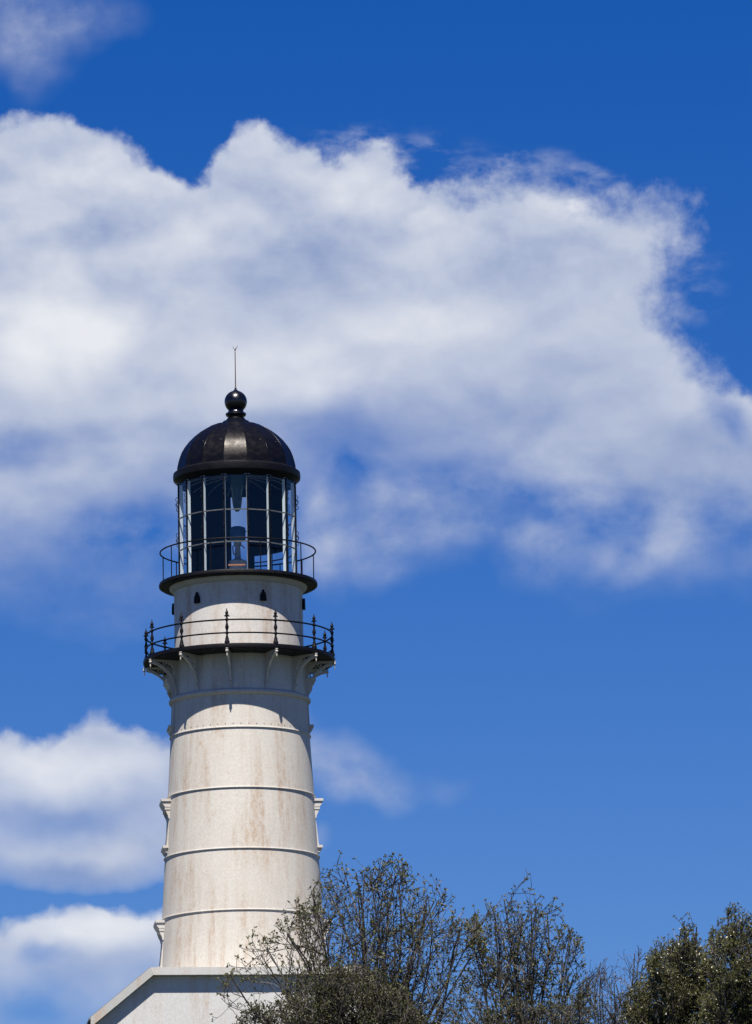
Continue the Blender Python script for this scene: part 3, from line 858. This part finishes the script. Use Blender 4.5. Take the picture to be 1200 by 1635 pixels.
def shrub(name, label, group, seed, Y, env, base_px, depth, stems, kids, mats, leaf_n, leaf_L, twig=0.0045, leafy=1.0, flowers=0, lens=None, spread=0.5, pale=0.10, mid_leaf=1.0, skew=1.0):
    rg = random.Random(seed)
    pts = [(at(a, b, Y).x, at(a, b, Y).z) for a, b in env]
    bx_ = at(base_px, 1600, Y).x
    gz = np.interp(Y, [p[0] for p in prof], [p[1] for p in prof])
    root_ = empty(name, None, (bx_, Y, gz - 0.15))
    tag(root_, label, 'shrub', group)
    ex = [p[0] - bx_ for p in pts]; ez = [p[1] - gz + 0.15 for p in pts]
    xlo, xhi = ex[0], ex[-1]

    def top_(x, y):
        f = 1 - (y / depth) ** 2
        if f <= 0: return 0
        return np.interp(x, ex, ez) * (0.55 + 0.45 * math.sqrt(f))

    wood, palew, leaves, fl = MB(), MB(), MB(), MB()
    hmax = max(ez)

    nz = [rg.uniform(0.78, 1.04) for _ in range(64)]

    def ok(p, lvl=1):
        u = (p.x - xlo) / (xhi - xlo) * (xhi - xlo) * 4.5 + p.y * 2.3 + 20
        i = int(math.floor(u)); f = u - i; f = f * f * (3 - 2 * f)
        k = nz[i % 64] * (1 - f) + nz[(i + 1) % 64] * f
        return xlo < p.x < xhi and abs(p.y) < depth and p.z < top_(p.x, p.y) * k + (0.10 if lvl >= 3 else 0.0) and p.z > 0.1

    def cluster(p, d, n):
        for _ in range(n):
            dd = (d * 0.7 + rvec(rg) * 0.9 + Vector((0, 0, 0.2))).normalized()
            leaf(leaves, p + rvec(rg) * leaf_L * 0.3, dd, rvec(rg), leaf_L * rg.uniform(0.6, 1.2), leaf_L * rg.uniform(0.22, 0.36))

    def branch(p, d, length, r, lvl, tgt=None):
        n = 7 if lvl == 0 else (5 if lvl == 1 else 4)
        path = [p.copy()]
        for i in range(n):
            if tgt is not None:
                d = (d * 0.72 + (tgt - path[-1]).normalized() * 0.28 + rvec(rg) * 0.10).normalized()
            else:
                d = (d + rvec(rg) * 0.26 + Vector((0, 0, 0.05))).normalized()
            q_ = path[-1] + d * (length / n)
            if lvl > 0 and not ok(q_, lvl):
                d = (d + Vector((-0.25 * q_.x / (abs(xlo) + abs(xhi)), -0.3 * q_.y / depth, -0.25))).normalized()
                q_ = path[-1] + d * (length / n) * 0.6
                if not ok(q_, lvl):
                    break
            path.append(q_)
        if len(path) < 2:
            return
        m_ = len(path)
        tip = max(twig * 0.55, r * 0.45)
        rad = [r + (tip - r) * i / (m_ - 1) for i in range(m_)]
        (palew if rg.random() < pale else wood).tube(path, rad, 4 if lvl < 2 else 3, cap=False)
        if lvl < len(kids):
            for k in range(kids[lvl]):
                f = rg.uniform(0.25 if lvl == 0 else 0.15, 1.0) * (m_ - 1)
                i = min(int(f), m_ - 2)
                st = path[i].lerp(path[i + 1], f - i)
                dd = (path[i + 1] - path[i]).normalized()
                nd = (dd + rvec(rg) * rg.uniform(0.6, 1.25) + Vector((0, 0, 0.16))).normalized()
                branch(st, nd, lens[lvl] * rg.uniform(0.55, 1.25), max(twig, rad[i] * rg.uniform(0.45, 0.65)), lvl + 1)
        if lvl >= len(kids) - 1:
            dd = (path[-1] - path[-2]).normalized()
            cluster(path[-1], dd, max(1, int(leaf_n * leafy * rg.uniform(0.5, 1.4))))
            for i in range(1, m_ - 1):
                if rg.random() < 0.75 * leafy * mid_leaf:
                    cluster(path[i], dd, max(1, int(leaf_n * leafy * 0.4)))
            if flowers and rg.random() < flowers:
                pf = path[-1] + rvec(rg) * 0.03
                for _ in range(2):
                    leaf(fl, pf, rvec(rg), rvec(rg), rg.uniform(0.016, 0.026), rg.uniform(0.007, 0.012))

    for s_ in range(stems):
        f = (s_ + rg.uniform(0.1, 0.9)) / stems
        x = xlo + (xhi - xlo) * (0.06 + 0.88 * f ** skew)
        y = rg.uniform(-0.75, 0.75) * depth
        tz = top_(x, y) * rg.uniform(0.80, 0.99)
        tg = Vector((x, y, max(tz, 0.5)))
        while tg.z > 0.6 and not ok(tg):
            tg.z *= 0.96
        st = Vector((x * 0.22 + rg.uniform(-0.25, 0.25), y * 0.25, 0))
        d0 = Vector((x * spread * 0.5, y * 0.3, tz)).normalized()
        branch(st, d0, (tg - st).length * 1.02, twig * rg.uniform(3.2, 5.0), 0, tg)
    put('branches', wood.mesh('branches', 60), mats[0], root_)['kind'] = 'stuff'
    if palew.v: put('pale_branches', palew.mesh('pale_branches', 60), M_BARK2, root_)['kind'] = 'stuff'
    put('foliage', leaves.mesh('foliage'), mats[1], root_)['kind'] = 'stuff'
    if fl.v: put('blossoms', fl.mesh('blossoms'), M_FLOWER, root_)['kind'] = 'stuff'
    print(name, len(wood.f), len(leaves.f), len(fl.f))
    return root_


shrub('budding_shrub', 'tall twiggy shrub with sparse brown young leaves in front of the tower foot', 'bare twiggy shrubs', 11, 95.0,
      [(335, 1600), (348, 1520), (380, 1480), (430, 1430), (462, 1380), (515, 1352), (560, 1360), (600, 1356), (640, 1346), (680, 1364), (712, 1380), (744, 1398), (756, 1470), (800, 1600)],
      600, 1.1, 31, (5, 5, 3), (M_BARK, M_BUD), 5, 0.040, lens=(0.90, 0.52, 0.30), mid_leaf=0.16, skew=0.8, twig=0.0050)
shrub('budding_shrub', 'second twiggy shrub, lower and darker, right of the tallest one', 'bare twiggy shrubs', 23, 97.0,
      [(730, 1600), (742, 1480), (768, 1430), (800, 1412), (872, 1408), (892, 1432), (928, 1480), (940, 1600)],
      832, 0.9, 20, (5, 5, 3), (M_BARK, M_BUD), 5, 0.038, lens=(0.70, 0.42, 0.27), mid_leaf=0.22, twig=0.0050)
shrub('budding_shrub', 'lowest bare twiggy shrub beside the blossoming evergreen shrub', 'bare twiggy shrubs', 31, 99.0,
      [(900, 1610), (925, 1540), (948, 1496), (962, 1474), (985, 1505), (1010, 1495), (1016, 1464), (1030, 1505), (1070, 1600)],
      985, 0.8, 15, (5, 5, 3), (M_BARK, M_BROWN), 2, 0.030, lens=(0.50, 0.34, 0.24), leafy=0.6, mid_leaf=0.2, twig=0.0042)
shrub('blossoming_shrub', 'dense dark green shrub dotted with cream blossoms at lower right', 'blossoming evergreen shrubs', 41, 93.0,
      [(985, 1640), (1004, 1570), (1024, 1530), (1050, 1500), (1072, 1466), (1090, 1452), (1114, 1474), (1134, 1490), (1156, 1530), (1180, 1600)],
      1085, 1.0, 30, (8, 8, 4), (M_BARK, M_EVER), 8, 0.027, lens=(0.42, 0.26, 0.17), leafy=0.8, flowers=0.12)
shrub('blossoming_shrub', 'dark evergreen shrub cut off by the right edge of the picture', 'blossoming evergreen shrubs', 43, 92.0,
      [(1105, 1640), (1122, 1520), (1134, 1468), (1152, 1450), (1185, 1440), (1230, 1450), (1290, 1520), (1320, 1640)],
      1200, 1.0, 30, (8, 8, 4), (M_BARK, M_EVER), 8, 0.027, lens=(0.44, 0.26, 0.17), leafy=0.8, flowers=0.06)
shrub('low_shrub', 'low dense olive shrub covering the foot of the white building', 'low dense shrubs', 51, 90.0,
      [(350, 1700), (385, 1612), (430, 1572), (466, 1550), (520, 1540), (570, 1540), (615, 1552), (660, 1600), (700, 1690)],
      525, 0.8, 34, (7, 6, 4), (M_BARK, M_LEAF), 5, 0.034, lens=(0.42, 0.28, 0.18), leafy=0.85, mid_leaf=0.6)
shrub('low_shrub', 'low brownish shrub below the tallest twiggy shrub', 'low dense shrubs', 53, 91.0,
      [(600, 1690), (640, 1590), (690, 1574), (760, 1580), (830, 1584), (900, 1576), (960, 1566), (1000, 1584), (1040, 1680)],
      820, 0.8, 22, (6, 5, 4), (M_BARK, M_LEAF), 4, 0.034, lens=(0.42, 0.28, 0.18), leafy=0.75, mid_leaf=0.4)
